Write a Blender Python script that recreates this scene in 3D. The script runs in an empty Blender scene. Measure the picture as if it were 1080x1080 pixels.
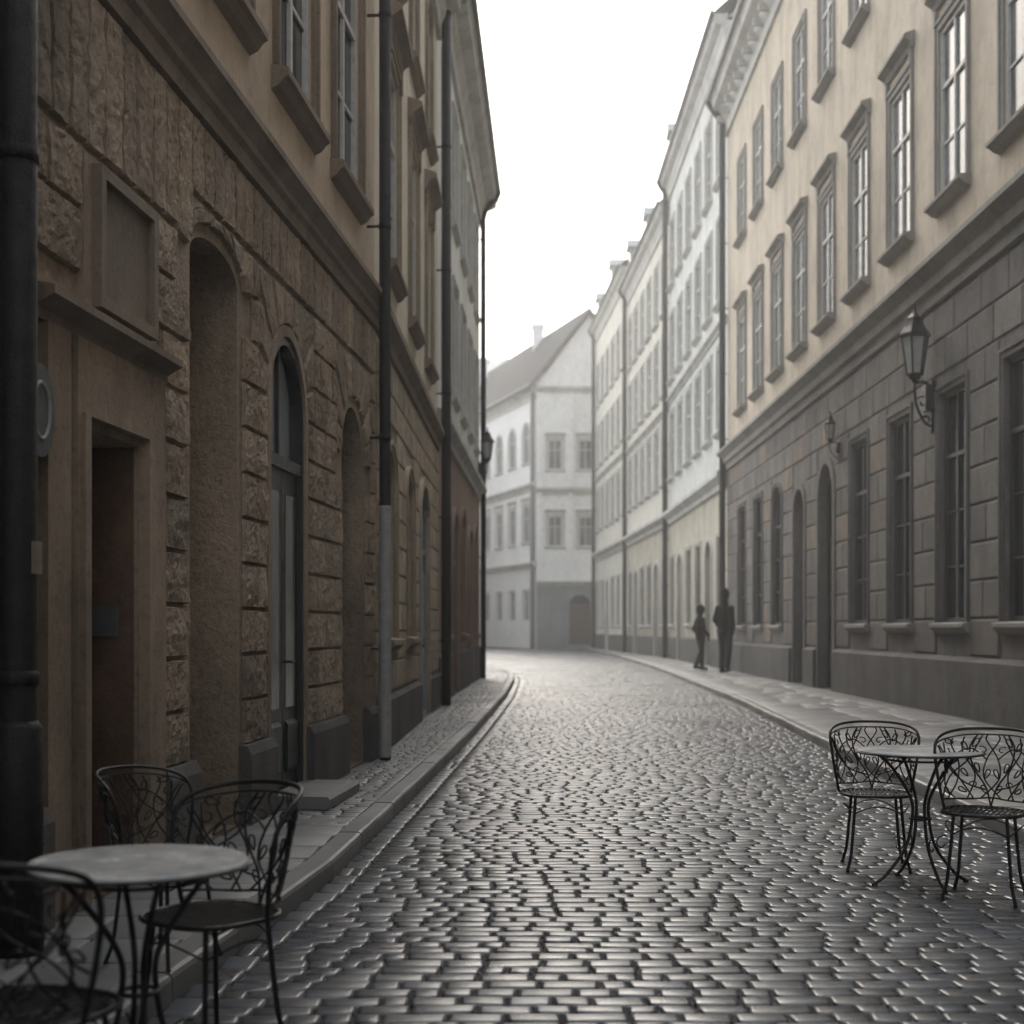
import bpy, math, random
import numpy as np
from mathutils import Vector, noise
random.seed(7); np.random.seed(7)
scene=bpy.context.scene
COL=scene.collection

# ------------------------------------------------------------------ mesh builder
class MB:
    def __init__(s): s.v=[]; s.f=[]; s.t=[]
    def add(s,pts,faces,tone=(1,1,1)):
        b=len(s.v); s.v.extend([tuple(p) for p in pts]); s.t.extend([tone]*len(pts))
        s.f.extend([tuple(b+i for i in f) for f in faces])
    def quad(s,a,b,c,d,tone=(1,1,1)): s.add([a,b,c,d],[(0,1,2,3)],tone)
    def box(s,x0,x1,y0,y1,z0,z1,tone=(1,1,1)):
        p=[(x0,y0,z0),(x1,y0,z0),(x1,y1,z0),(x0,y1,z0),(x0,y0,z1),(x1,y0,z1),(x1,y1,z1),(x0,y1,z1)]
        s.add(p,[(0,3,2,1),(4,5,6,7),(0,1,5,4),(1,2,6,5),(2,3,7,6),(3,0,4,7)],tone)
    def profile(s,pts,x0,x1,tone=(1,1,1)):
        n=len(pts); p=[(x0,y,z) for y,z in pts]+[(x1,y,z) for y,z in pts]
        f=[(i,(i+1)%n,n+(i+1)%n,n+i) for i in range(n)]
        f.append(tuple(range(n-1,-1,-1))); f.append(tuple(range(n,2*n)))
        s.add(p,f,tone)
    def tube(s,pts,r,n=7,closed=False,tone=(1,1,1)):
        P=[Vector(p) for p in pts]; m=len(P)
        R=r if isinstance(r,(list,tuple)) else [r]*m
        T=[]
        for i in range(m):
            a=P[(i-1)%m] if (closed or i>0) else P[i]
            b=P[(i+1)%m] if (closed or i<m-1) else P[i]
            t=(b-a)
            T.append(t.normalized() if t.length>1e-9 else Vector((0,0,1)))
        up=Vector((0,0,1)) if abs(T[0].z)<.9 else Vector((1,0,0))
        nrm=(up-T[0]*up.dot(T[0])).normalized()
        vs=[]
        for i in range(m):
            nrm=nrm-T[i]*nrm.dot(T[i])
            if nrm.length<1e-6: nrm=T[i].orthogonal()
            nrm.normalize(); bn=T[i].cross(nrm)
            for k in range(n):
                a=2*math.pi*k/n
                vs.append(P[i]+(nrm*math.cos(a)+bn*math.sin(a))*R[i])
        f=[]
        for i in range(m if closed else m-1):
            j=(i+1)%m
            for k in range(n):
                l=(k+1)%n; f.append((i*n+k,i*n+l,j*n+l,j*n+k))
        if not closed:
            f.append(tuple(range(n-1,-1,-1))); f.append(tuple((m-1)*n+k for k in range(n)))
        s.add(vs,f,tone)
    def limb(s,pts,radii,n=14):
        P=[Vector(p) for p in pts]
        d0=(P[0]-P[1]).normalized(); d1=(P[-1]-P[-2]).normalized()
        A=[];RA=[]
        for k in (.97,.8,.5): A.append(P[0]+d0*radii[0]*k); RA.append(radii[0]*math.sqrt(1-k*k))
        Bq=[];RB=[]
        for k in (.5,.8,.97): Bq.append(P[-1]+d1*radii[-1]*k); RB.append(radii[-1]*math.sqrt(1-k*k))
        s.tube(A+P+Bq,RA+list(radii)+RB,n)
    def ell(s,c,r,nu=16,nv=10):
        vs=[];f=[]
        for j in range(1,nv):
            ph=math.pi*j/nv
            for i in range(nu):
                th=2*math.pi*i/nu
                vs.append((c[0]+r[0]*math.sin(ph)*math.cos(th),c[1]+r[1]*math.sin(ph)*math.sin(th),c[2]+r[2]*math.cos(ph)))
        for j in range(nv-2):
            for i in range(nu):
                k=(i+1)%nu; f.append((j*nu+i,(j+1)*nu+i,(j+1)*nu+k,j*nu+k))
        t=len(vs); vs.append((c[0],c[1],c[2]+r[2])); vs.append((c[0],c[1],c[2]-r[2]))
        for i in range(nu):
            k=(i+1)%nu; f.append((t,i,k)); f.append((t+1,(nv-2)*nu+k,(nv-2)*nu+i))
        s.add(vs,f)

def mesh_from(name,mb,mat,smooth=False):
    me=bpy.data.meshes.new(name); me.from_pydata(mb.v,[],mb.f)
    at=me.color_attributes.new('tone','FLOAT_COLOR','POINT')
    arr=np.ones((len(mb.v),4),dtype=np.float32)
    if mb.v: arr[:,:3]=np.array(mb.t,dtype=np.float32)
    at.data.foreach_set('color',arr.ravel())
    me.materials.append(mat)
    if smooth: me.polygons.foreach_set('use_smooth',[True]*len(me.polygons))
    me.update(); return me
def place(name,me,parent=None,loc=(0,0,0),rz=0):
    o=bpy.data.objects.new(name,me); COL.objects.link(o)
    o.parent=parent; o.location=loc; o.rotation_euler=(0,0,rz); return o
def mk(name,mb,mat,parent=None,loc=(0,0,0),rz=0,smooth=False):
    return place(name,mesh_from(name,mb,mat,smooth),parent,loc,rz)
def top(name,label,cat,loc=(0,0,0),rz=0,group=None):
    e=bpy.data.objects.new(name,None); COL.objects.link(e); e.location=loc; e.rotation_euler=(0,0,rz)
    e.empty_display_size=.3; e['label']=label; e['category']=cat
    if group: e['group']=group
    return e

# ------------------------------------------------------------------ materials
def newmat(name):
    m=bpy.data.materials.new(name); m.use_nodes=True
    nt=m.node_tree; nt.nodes.clear()
    out=nt.nodes.new('ShaderNodeOutputMaterial'); b=nt.nodes.new('ShaderNodeBsdfPrincipled')
    nt.links.new(b.outputs[0],out.inputs[0]); return m,nt,b
def N(nt,t,**k):
    n=nt.nodes.new(t)
    for a,v in k.items(): setattr(n,a,v)
    return n
def noisen(nt,vec,scale,detail=4,rough=.6,vs=None):
    if vs:
        mp=N(nt,'ShaderNodeMapping'); mp.inputs['Scale'].default_value=vs
        nt.links.new(vec,mp.inputs[0]); vec=mp.outputs[0]
    n=N(nt,'ShaderNodeTexNoise'); n.inputs['Scale'].default_value=scale
    n.inputs['Detail'].default_value=detail; n.inputs['Roughness'].default_value=rough
    nt.links.new(vec,n.inputs['Vector']); return n.outputs[0]
def ramp(nt,fac,stops):
    r=N(nt,'ShaderNodeValToRGB'); el=r.color_ramp.elements
    while len(el)<len(stops): el.new(.5)
    for e,(p,c) in zip(el,stops):
        e.position=p; e.color=(c,c,c,1) if not hasattr(c,'__len__') else (*c,1)
    nt.links.new(fac,r.inputs[0]); return r.outputs[0]
def mixc(nt,mode,fac,a,b):
    m=N(nt,'ShaderNodeMix',data_type='RGBA',blend_type=mode)
    for i,v in ((0,fac),(6,a),(7,b)):
        if hasattr(v,'is_linked'): nt.links.new(v,m.inputs[i])
        else: m.inputs[i].default_value=v if i==0 else (*v,1)
    return m.outputs[2]
def masonry(name,c1,c2,rough=.85,stain=.5,bump=.25,grime=0.5,fine=35,gz=(0.1,2.0),scale=.9,spec=.3,speck=.35,bd=.03):
    m,nt,b=newmat(name)
    tc=N(nt,'ShaderNodeTexCoord').outputs['Object']
    big=noisen(nt,tc,scale,6,.65)
    c=mixc(nt,'MIX',ramp(nt,big,[(.32,0.),(.68,1.)]),c1,c2)
    st=noisen(nt,tc,1.0,5,.65,(1.3,1.3,.4))
    c=mixc(nt,'MULTIPLY',stain,c,ramp(nt,st,[(.3,.4),(.55,1.)]))
    pat=noisen(nt,tc,3.5,5,.7)
    c=mixc(nt,'MULTIPLY',.45,c,ramp(nt,pat,[(.3,.45),(.5,1.)]))
    sp=noisen(nt,tc,22,4,.75)
    c=mixc(nt,'MULTIPLY',speck,c,ramp(nt,sp,[(.3,.35),(.5,1.)]))
    at=N(nt,'ShaderNodeAttribute',attribute_name='tone')
    c=mixc(nt,'MULTIPLY',1.0,c,at.outputs['Color'])
    sep=N(nt,'ShaderNodeSeparateXYZ'); nt.links.new(tc,sep.inputs[0])
    mr=N(nt,'ShaderNodeMapRange'); mr.inputs[1].default_value=gz[0]; mr.inputs[2].default_value=gz[1]
    mr.inputs[3].default_value=grime; mr.inputs[4].default_value=0
    nt.links.new(sep.outputs[2],mr.inputs[0])
    c=mixc(nt,'MULTIPLY',mr.outputs[0],c,(.33,.32,.31))
    nt.links.new(c,b.inputs['Base Color'])
    b.inputs['Roughness'].default_value=rough; b.inputs['Specular IOR Level'].default_value=spec
    f=noisen(nt,tc,fine,6,.7); g=noisen(nt,tc,5,4,.6)
    mm=N(nt,'ShaderNodeMath',operation='ADD'); nt.links.new(f,mm.inputs[0]); nt.links.new(g,mm.inputs[1])
    bp=N(nt,'ShaderNodeBump'); bp.inputs['Strength'].default_value=bump; bp.inputs['Distance'].default_value=bd
    nt.links.new(mm.outputs[0],bp.inputs['Height']); nt.links.new(bp.outputs[0],b.inputs['Normal'])
    return m
def simple(name,c,rough=.6,metal=0,var=.4,bump=.05,scale=8,spec=.5,c2=None):
    m,nt,b=newmat(name); tc=N(nt,'ShaderNodeTexCoord').outputs['Object']
    n=noisen(nt,tc,scale,5,.65)
    cc=mixc(nt,'MULTIPLY',var,c,ramp(nt,n,[(.3,.3),(.65,1.)])) if c2 is None else mixc(nt,'MIX',ramp(nt,n,[(.4,0.),(.6,1.)]),c,c2)
    at=N(nt,'ShaderNodeAttribute',attribute_name='tone')
    cc=mixc(nt,'MULTIPLY',1.0,cc,at.outputs['Color'])
    nt.links.new(cc,b.inputs['Base Color']); b.inputs['Metallic'].default_value=metal
    b.inputs['Specular IOR Level'].default_value=spec
    rr=ramp(nt,n,[(.3,min(1,rough*1.25)),(.7,rough*.8)]); nt.links.new(rr,b.inputs['Roughness'])
    if bump:
        bp=N(nt,'ShaderNodeBump'); bp.inputs['Strength'].default_value=bump; bp.inputs['Distance'].default_value=.01
        nt.links.new(noisen(nt,tc,scale*5,4,.6),bp.inputs['Height']); nt.links.new(bp.outputs[0],b.inputs['Normal'])
    return m
def glassm(name,c,c2,rough=.06,spec=.5):
    m,nt,b=newmat(name); tc=N(nt,'ShaderNodeTexCoord').outputs['Object']
    oi=N(nt,'ShaderNodeObjectInfo')
    v=N(nt,'ShaderNodeVectorMath',operation='ADD'); nt.links.new(tc,v.inputs[0]); nt.links.new(oi.outputs['Location'],v.inputs[1])
    n=noisen(nt,v.outputs[0],1.1,3,.5,(1.5,1.5,.5))
    nt.links.new(mixc(nt,'MIX',ramp(nt,n,[(.42,0.),(.6,1.)]),c,c2),b.inputs['Base Color'])
    b.inputs['Roughness'].default_value=rough; b.inputs['Specular IOR Level'].default_value=spec
    bp=N(nt,'ShaderNodeBump'); bp.inputs['Strength'].default_value=.12; bp.inputs['Distance'].default_value=.02
    nt.links.new(noisen(nt,v.outputs[0],2.2,2,.5),bp.inputs['Height']); nt.links.new(bp.outputs[0],b.inputs['Normal'])
    return m
def cobblem(name,a,bcol,r0,r1,bump=.35,spec=.55):
    m,nt,b=newmat(name); g=N(nt,'ShaderNodeTexCoord').outputs['Object']
    at=N(nt,'ShaderNodeAttribute',attribute_name='tone')
    n=noisen(nt,g,9,5,.7); c=mixc(nt,'MIX',n,a,bcol)
    c=mixc(nt,'MULTIPLY',1.0,c,at.outputs['Color'])
    big=noisen(nt,g,.35,4,.6)
    c=mixc(nt,'MULTIPLY',.5,c,ramp(nt,big,[(.35,.5),(.6,1.)]))
    nt.links.new(c,b.inputs['Base Color'])
    w=noisen(nt,g,.6,5,.7,(1,.6,1)); nt.links.new(ramp(nt,w,[(.36,r0),(.62,r1)]),b.inputs['Roughness'])
    b.inputs['Specular IOR Level'].default_value=spec
    f=noisen(nt,g,45,5,.7); h=noisen(nt,g,14,3,.6)
    mm=N(nt,'ShaderNodeMath',operation='ADD'); nt.links.new(f,mm.inputs[0]); nt.links.new(h,mm.inputs[1])
    bp=N(nt,'ShaderNodeBump'); bp.inputs['Strength'].default_value=bump; bp.inputs['Distance'].default_value=.012
    nt.links.new(mm.outputs[0],bp.inputs['Height']); nt.links.new(bp.outputs[0],b.inputs['Normal'])
    return m

M={}
M['b1stone']=masonry('tan_rusticated_stone',(.45,.355,.265),(.33,.26,.195),stain=.7,bump=.8,grime=.6,fine=24,speck=.6,bd=.035)
M['b1up']=masonry('ochre_plaster',(.64,.51,.375),(.56,.445,.325),stain=.5,bump=.2,grime=0)
M['trimbrown']=masonry('brown_stone_trim',(.32,.255,.20),(.24,.19,.15),stain=.6,bump=.35,grime=0)
M['plinth']=masonry('dark_plinth_stone',(.15,.142,.135),(.10,.095,.09),stain=.6,bump=.6,grime=.4)
M['b2stone']=masonry('sand_rusticated_stone',(.52,.43,.32),(.42,.345,.255),stain=.6,bump=.5,grime=.5,speck=.5)
M['b2up']=masonry('cream_plaster',(.72,.64,.51),(.65,.575,.455),stain=.45,bump=.15,grime=0)
M['b3up']=masonry('pale_green_plaster',(.78,.78,.71),(.72,.72,.65),stain=.4,bump=.1,grime=0)
M['b3low']=masonry('red_brown_plaster',(.38,.27,.21),(.30,.215,.165),stain=.6,bump=.3,grime=.4)
M['r1up']=masonry('peach_cream_plaster',(.64,.55,.43),(.55,.47,.37),stain=.6,bump=.2,grime=0,scale=.4)
M['r1stone']=masonry('grey_ashlar',(.23,.213,.197),(.17,.158,.148),stain=.65,bump=.5,grime=.5,gz=(.1,3),speck=.5)
M['trimgrey']=masonry('grey_stone_trim',(.33,.307,.275),(.26,.243,.22),stain=.6,bump=.25,grime=0)
M['r2up']=masonry('blue_grey_plaster',(.72,.73,.70),(.65,.66,.63),stain=.5,bump=.15,grime=0)
M['r2low']=masonry('yellow_plaster',(.62,.57,.46),(.52,.48,.385),stain=.6,bump=.15,grime=.6,gz=(.1,4))
M['r3up']=masonry('butter_plaster',(.80,.77,.67),(.73,.70,.61),stain=.5,bump=.15,grime=0)
M['palestone']=masonry('pale_stone_trim',(.62,.61,.56),(.53,.52,.48),stain=.5,bump=.15,grime=0)
M['farwall']=masonry('hazed_white_plaster',(.93,.92,.90),(.88,.87,.85),stain=.2,bump=.1,grime=.0)  # white plaster, base colour lifted further to carry the bright distant haze
M['farbase']=masonry('slate_grey_plaster',(.28,.295,.31),(.23,.245,.26),stain=.4,bump=.1,grime=.2)
M['roof']=simple('weathered_roof_tile',(.025,.028,.033),.9,scale=3,c2=(.045,.047,.052),spec=.05)
M['roofg']=simple('green_grey_sheet_roof',(.34,.37,.37),.7,scale=2,spec=.3)
M['pipe']=simple('dark_pipe_paint',(.014,.014,.014),.6,scale=14,bump=.5,spec=.3)
M['pipeg']=simple('grey_pipe_paint',(.10,.11,.11),.5,scale=10,bump=.2)
M['pipel']=simple('pale_grey_pipe_paint',(.30,.30,.29),.55,scale=10,bump=.2)
M['iron']=simple('black_wrought_iron',(.010,.010,.011),.42,metal=.2,scale=30,bump=.15,spec=.4)
M['glass']=glassm('window_glass',(.07,.083,.092),(.17,.183,.19),.14,.32)
M['glassd']=glassm('dark_window_glass',(.012,.015,.018),(.035,.038,.04),.08,.4)
M['glassp']=glassm('pale_reflection_glass',(.30,.33,.35),(.46,.48,.49),.2)  # pale sky reflection painted into the base colour of the fanlights
M['frw']=simple('weathered_white_window_paint',(.60,.59,.56),.6,scale=12)
M['frd']=simple('dark_window_paint',(.055,.055,.055),.5,scale=12)
M['frg']=simple('grey_blue_door_paint',(.22,.26,.29),.5,scale=6)
M['wood']=simple('brown_door_wood',(.11,.075,.055),.5,scale=9,c2=(.07,.05,.038))
M['woodd']=simple('near_black_door_paint',(.016,.018,.018),.35,scale=9)
M['tan']=masonry('tan_smooth_plaster',(.40,.31,.23),(.31,.24,.18),stain=.75,bump=.3,grime=.6,speck=.5)
M['brickjamb']=masonry('red_brown_worn_brick',(.19,.12,.085),(.12,.08,.06),stain=.7,bump=.6,grime=.3,scale=3)
M['marble']=simple('grey_marble_tabletop',(.48,.48,.475),.24,scale=6,c2=(.32,.325,.33),bump=.03)
M['marbleb']=simple('pale_marble_tabletop',(.68,.68,.67),.2,scale=6,c2=(.5,.505,.51),bump=.03)
M['lglass']=simple('milky_lantern_glass',(.45,.45,.42),.2,scale=8)
M['cob']=cobblem('wet_cobble_stone',(.042,.047,.056),(.09,.095,.105),.24,.40,.10,.75)
M['mortar']=cobblem('dark_joint_grit',(.012,.012,.012),(.026,.025,.025),.6,.9,.5,.25)
M['slab']=cobblem('pavement_stone',(.12,.12,.122),(.18,.178,.175),.38,.62,.2)
M['kerb']=cobblem('kerb_granite',(.12,.12,.12),(.19,.187,.183),.38,.62,.2)
M['ground']=cobblem('ground_paving',(.06,.06,.06),(.10,.10,.10),.5,.8,.3)
M['skin']=simple('skin',(.40,.24,.17),.5,var=.1,bump=0)
M['coat']=simple('black_jacket_cloth',(.010,.010,.012),.9,scale=25,spec=.15)
M['trou']=simple('light_grey_trouser_cloth',(.72,.72,.73),.85,scale=25,var=.1)
M['trou2']=simple('dark_trouser_cloth',(.04,.038,.04),.85,scale=25)
M['hair']=simple('dark_hair',(.012,.010,.008),.7,scale=40,spec=.15)
M['shoe']=simple('dark_shoe_leather',(.02,.018,.016),.5)
M['signw']=simple('dull_white_sign_paint',(.36,.36,.35),.7,scale=20)
M['signg']=simple('grey_sign_plate',(.12,.13,.135),.6,scale=20)
M['plaque']=masonry('brown_plaque_stone',(.28,.225,.18),(.22,.175,.14),stain=.7,bump=.3,grime=0)
M['glassg']=glassm('door_glass_with_reflection',(.07,.075,.075),(.24,.235,.22),.12)  # lighter blotches in the base colour stand for pale reflections

# ------------------------------------------------------------------ facade helpers
def outline(hw,h,rise,i,bot=True,n=14):
    w=hw-i; zb=i if bot else 0.
    if rise<=0: return [(-w,zb),(-w,h-i),(w,h-i),(w,zb)]
    zs=h-rise; r=max(rise-i,.01)
    pts=[(-w,zb)]
    for k in range(n+1):
        t=math.pi*k/n; pts.append((-w*math.cos(t),zs+r*math.sin(t)))
    pts.append((w,zb)); return pts
def ring(mb,hw,h,rise,i0,i1,y0,y1,bottom=True):
    A=outline(hw,h,rise,i0,bottom); B=outline(hw,h,rise,i1,bottom); n=len(A)
    for k in range(n if bottom else n-1):
        l=(k+1)%n
        a,b,c,d=A[k],A[l],B[l],B[k]
        mb.quad((a[0],y0,a[1]),(b[0],y0,b[1]),(c[0],y0,c[1]),(d[0],y0,d[1]))
        mb.quad((c[0],y0,c[1]),(d[0],y0,d[1]),(d[0],y1,d[1]),(c[0],y1,c[1]))
        mb.quad((a[0],y0,a[1]),(b[0],y0,b[1]),(b[0],y1,b[1]),(a[0],y1,a[1]))
    if not bottom:
        for k in (0,n-1):
            a,d=A[k],B[k]; mb.quad((a[0],y0,a[1]),(d[0],y0,d[1]),(d[0],y1,d[1]),(a[0],y1,a[1]))
def pane(mb,hw,h,rise,i,y):
    P=outline(hw,h,rise,i); mb.add([(p[0],y,p[1]) for p in P],[tuple(range(len(P)))])
def sheet(mb,L,z0,z1,ops,reveal,y=0.,s0=0.,tone=(1,1,1)):
    S=sorted({s0,L}|{max(s0,min(L,o['c']-o['w']/2)) for o in ops}|{max(s0,min(L,o['c']+o['w']/2)) for o in ops})
    Z=sorted({z0,z1}|{max(z0,min(z1,o['z'])) for o in ops}|{max(z0,min(z1,o['z']+o['h'])) for o in ops})
    for a,b in zip(S[:-1],S[1:]):
        for c,d in zip(Z[:-1],Z[1:]):
            if b-a<1e-6 or d-c<1e-6: continue
            ms,mz=(a+b)/2,(c+d)/2
            if any(abs(ms-o['c'])<o['w']/2 and o['z']<mz<o['z']+o['h'] for o in ops): continue
            mb.quad((a,y,c),(b,y,c),(b,y,d),(a,y,d),tone)
    for o in ops:
        hw=o['w']/2; r=o.get('rise',0); P=outline(hw,o['h'],r,0)
        P=[(o['c']+p[0],o['z']+p[1]) for p in P]; rv=o.get('rev',reveal); n=len(P)
        for k in range(n):
            a,b=P[k],P[(k+1)%n]
            mb.quad((a[0],y,a[1]),(b[0],y,b[1]),(b[0],rv,b[1]),(a[0],rv,a[1]),tone)
        if r>0:
            zt=o['z']+o['h']
            for k in range(1,n-2):
                a,b=P[k],P[k+1]
                mb.quad((a[0],y,a[1]),(b[0],y,b[1]),(b[0],y,zt),(a[0],y,zt),tone)
def ublock(mb,f,nu,nv,proud,rough,tone,eu,ev):
    us=[0,eu]+[eu+(1-2*eu)*k/(nu-1) for k in range(1,nu-1)]+[1-eu,1]
    vs=[0,ev]+[ev+(1-2*ev)*k/(nv-1) for k in range(1,nv-1)]+[1-ev,1]
    sd=random.random()*100; pts=[]
    tl=(random.random()-.5)*rough*.6
    for j,v in enumerate(vs):
        for i,u in enumerate(us):
            s_,z_=f(u,v)
            if i in (0,len(us)-1) or j in (0,len(vs)-1): yy=-.003
            else:
                q=.6*noise.noise(Vector((s_*6,z_*6,sd)))+.6*noise.noise(Vector((s_*15,z_*15,sd)))+.45*noise.noise(Vector((s_*34,z_*34,sd)))
                yy=-(proud*(.85+.15*math.sin(math.pi*u)*math.sin(math.pi*v))+rough*q+tl*(u-.5)); yy=min(yy,-.006)
            pts.append((s_,yy,z_))
    w=len(us); fc=[(j*w+i,j*w+i+1,(j+1)*w+i+1,(j+1)*w+i) for j in range(len(vs)-1) for i in range(w-1)]
    mb.add(pts,fc,tone)
def rect_block(mb,s0,s1,z0,z1,proud,rough,tone,res=.07,e=.022,g=.006,mx=12):
    s0+=g;s1-=g;z0+=g;z1-=g; w=s1-s0;h=z1-z0
    nu=max(2,min(mx,int(w/res))); nv=max(2,min(mx,int(h/res)))
    ublock(mb,lambda u,v:(s0+u*w,z0+v*h),nu,nv,proud,rough,tone,min(.3,e/w),min(.3,e/h))
def fill(mb,a,b,z0,z1,ch,bl,excl,proud,rough,tonef,res=.07,e=.022,jit=.25,g=.006,mx=12):
    n=max(1,round((z1-z0)/ch)); ch=(z1-z0)/n
    for r in range(n):
        c0=z0+r*ch; c1=c0+ch
        ex=sorted([(x[0],x[1]) for x in excl if x[2]<c1-.03 and x[3]>c0+.03])
        cur=a; free=[]
        for x in ex:
            if x[0]>cur: free.append((cur,min(x[0],b)))
            cur=max(cur,x[1])
        if cur<b: free.append((cur,b))
        for f0,f1 in free:
            if f1-f0<.08: continue
            W=f1-f0; k=max(1,round(W/bl)); cuts=[f0]
            off=.5 if r%2 else 0
            if k>1 or (off and W>bl*.9):
                p=f0+(bl*(.5 if off else 1))*(W/(k*bl))
                while p<f1-.1:
                    cuts.append(p+random.uniform(-jit,jit)*bl*.2); p+=W/k
            cuts.append(f1)
            for s0,s1 in zip(cuts[:-1],cuts[1:]): 
                if s1-s0>.06: rect_block(mb,s0,s1,c0,c1,proud,rough,tonef(),res,e,g,mx)
def vouss(mb,c,z,w,h,rise,m,ext,ztop,n,proud,rough,tonef):
    zs=z+h-rise; hw=w/2
    for k in range(n):
        t0=math.pi*k/n+.02; t1=math.pi*(k+1)/n-.02
        def f(u,v,t0=t0,t1=t1):
            t=t0+(t1-t0)*u
            ix,iz=-(hw+m)*math.cos(t),(rise+m)*math.sin(t)
            dx,dz=-math.cos(t),max(math.sin(t),1e-4)
            q=min((hw+ext)/max(abs(dx),1e-4),(ztop-zs)/dz)
            ox,oz=dx*q,dz*q
            return (c+ix+(ox-ix)*v, zs+iz+(oz-iz)*v)
        ublock(mb,f,7,10,proud,rough,tonef(),.08,.05)
def warm(a=.12,base=1.):
    def g():
        k=base*(1+random.uniform(-a,a)); h=random.uniform(-.04,.04); return (k*(1+h),k,k*(1-h))
    return g

class Facade:
    def __init__(s,emp,p0,p1):
        s.e=emp; s.o=Vector((p0[0],p0[1],0))-emp.location; d=Vector((p1[0]-p0[0],p1[1]-p0[1],0))
        s.L=d.length; s.th=math.atan2(d.y,d.x); s.d=d.normalized(); s.n=Vector((-s.d.y,s.d.x,0))
    def loc(s,a,y,z): return s.o+s.d*a+s.n*y+Vector((0,0,z))
    def put(s,name,me,a=0,y=0,z=0,parent=None): return place(name,me,s.e,s.loc(a,y,z),s.th)
    def mk(s,name,mb,mat,smooth=False): return s.put(name,mesh_from(name,mb,mat,smooth))

_wc={}
def win_type(key,w,h,rise=0,rev=.2,glass='glass',frame='frw',surround=None,sur_mat='trimgrey',sill=True,hood=None,mull=1,trans=(.68,),bars=0,sillmat=None,hoodmat=None,fw=.07,sp=.13):
    d={}
    hw=w/2; fd=min(.05,rev*.6)
    mb=MB(); pane(mb,hw,h,rise,.0,rev-.01); d['window']=mesh_from('window',mb,M[glass])
    mb=MB(); ring(mb,hw,h,rise,.002,fw,rev-fd-.012,rev-.012)
    for k in range(mull):
        x=-hw+w*(k+1)/(mull+1); mb.box(x-fw*.45,x+fw*.45,rev-fd-.006,rev-.014,fw*.9,h-fw*.9)
    for t in trans: mb.box(-hw+fw*.9,hw-fw*.9,rev-fd-.009,rev-.015,h*t-fw*.45,h*t+fw*.45)
    for k in range(bars):
        z=h*(trans[0] if trans else 1)*(k+1)/(bars+1); mb.box(-hw+fw*.9,hw-fw*.9,rev-fd*.8,rev-.016,z-.018,z+.018)
    d['frame']=mesh_from('frame',mb,M[frame])
    if surround:
        mb=MB(); ring(mb,hw,h,rise,-surround,-.003,-.03,.0,bottom=False)
        ring(mb,hw,h,rise,-surround-.002,-surround*.65,-.055,-.028,bottom=False)
        d['surround']=mesh_from('surround',mb,M[sur_mat])
    if sill:
        mb=MB(); e=(surround or .08)+.04; p=sp
        mb.profile([(.0,-.002),(-p*.95,-.02),(-p,-.03),(-p,-.08),(-p*.75,-.1),(-p*.45,-.15),(0,-.18)],-hw-e,hw+e)
        d['sill']=mesh_from('sill',mb,M[sillmat or sur_mat])
    if hood:
        mb=MB(); e=(surround or .08)+.06; z=h+hood
        mb.profile([(0,z-.14),(-.05,z-.14),(-.08,z-.06),(-.16,z),(-.19,z+.02),(-.19,z+.07),(-.14,z+.1),(0,z+.14)],-hw-e,hw+e)
        mb.box(-hw-e+.06,-hw-e+.16,-.07,0,z-.4,z-.14); mb.box(hw+e-.16,hw+e-.06,-.07,0,z-.4,z-.14)
        d['hood']=mesh_from('hood',mb,M[hoodmat or sur_mat])
    _wc[key]=(d,w,h,rise,rev); return key
def add_win(F,key,c,z):
    d,w,h,rise,rev=_wc[key]
    o=F.put('window',d['window'],c,0,z)
    for n in ('frame','surround','sill','hood'):
        if n in d: place(n,d[n],o)
    return dict(c=c,w=w,z=z,h=h,rise=rise,rev=rev)
def add_door(F,c,z,w,h,rise=0,rev=.3,mat='wood',frame='woodd',surround=.18,sur_mat='trimgrey',panels=True,fan=None,glass='glassd',glazed=False):
    hw=w/2; mb=MB(); fz=fan if fan else h-rise
    mb.box(-hw+.05,-.006,rev-.05,rev,.0,fz); mb.box(.006,hw-.05,rev-.05,rev,.0,fz)
    if panels:
        for sx in (-1,1):
            x0,x1=sorted((sx*.09,sx*(hw-.13)))
            for a,b in (((.08,.24),) if glazed else ((.12,.42),(.48,.9))):
                mb.profile([(rev-.05,fz*a),(rev-.075,fz*a+.03),(rev-.075,fz*b-.03),(rev-.05,fz*b)],x0,x1)
    o=F.put('door',mesh_from('door',mb,M[mat]),c,0,z)
    if glazed:
        for sx in (-1,1):
            x0,x1=sorted((sx*.11,sx*(hw-.16))); mb=MB(); mb.box(x0,x1,rev-.056,rev-.051,fz*.28,fz*.93); place('glass_panel',mesh_from('glass_panel',mb,M['glassg']),o)
    mb=MB(); ring(mb,hw,h,rise,.002,.06,rev-.09,rev+.004); mb.box(-hw+.055,hw-.055,rev-.085,rev+.003,fz,fz+.09)
    mb.box(-.02,.02,rev-.03,rev+.002,fz+.085,h-.05)
    place('frame',mesh_from('frame',mb,M[frame]),o)
    mb=MB(); pane(mb,hw,h,rise,.0,rev+.01); place('fanlight',mesh_from('fanlight',mb,M[glass]),o)
    mb=MB(); mb.tube([(.05,rev-.05,1.05),(.05,rev-.11,1.05),(.05,rev-.11,1.05),(.16,rev-.115,1.04)],.012)
    place('handle',mesh_from('handle',mb,M['iron']),o)
    if surround:
        mb=MB(); ring(mb,hw,h,rise,-surround,-.003,-.06,0,bottom=False); place('surround',mesh_from('surround',mb,M[sur_mat]),o)
    return dict(c=c,w=w,z=z,h=h,rise=rise,rev=rev+.02)
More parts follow.
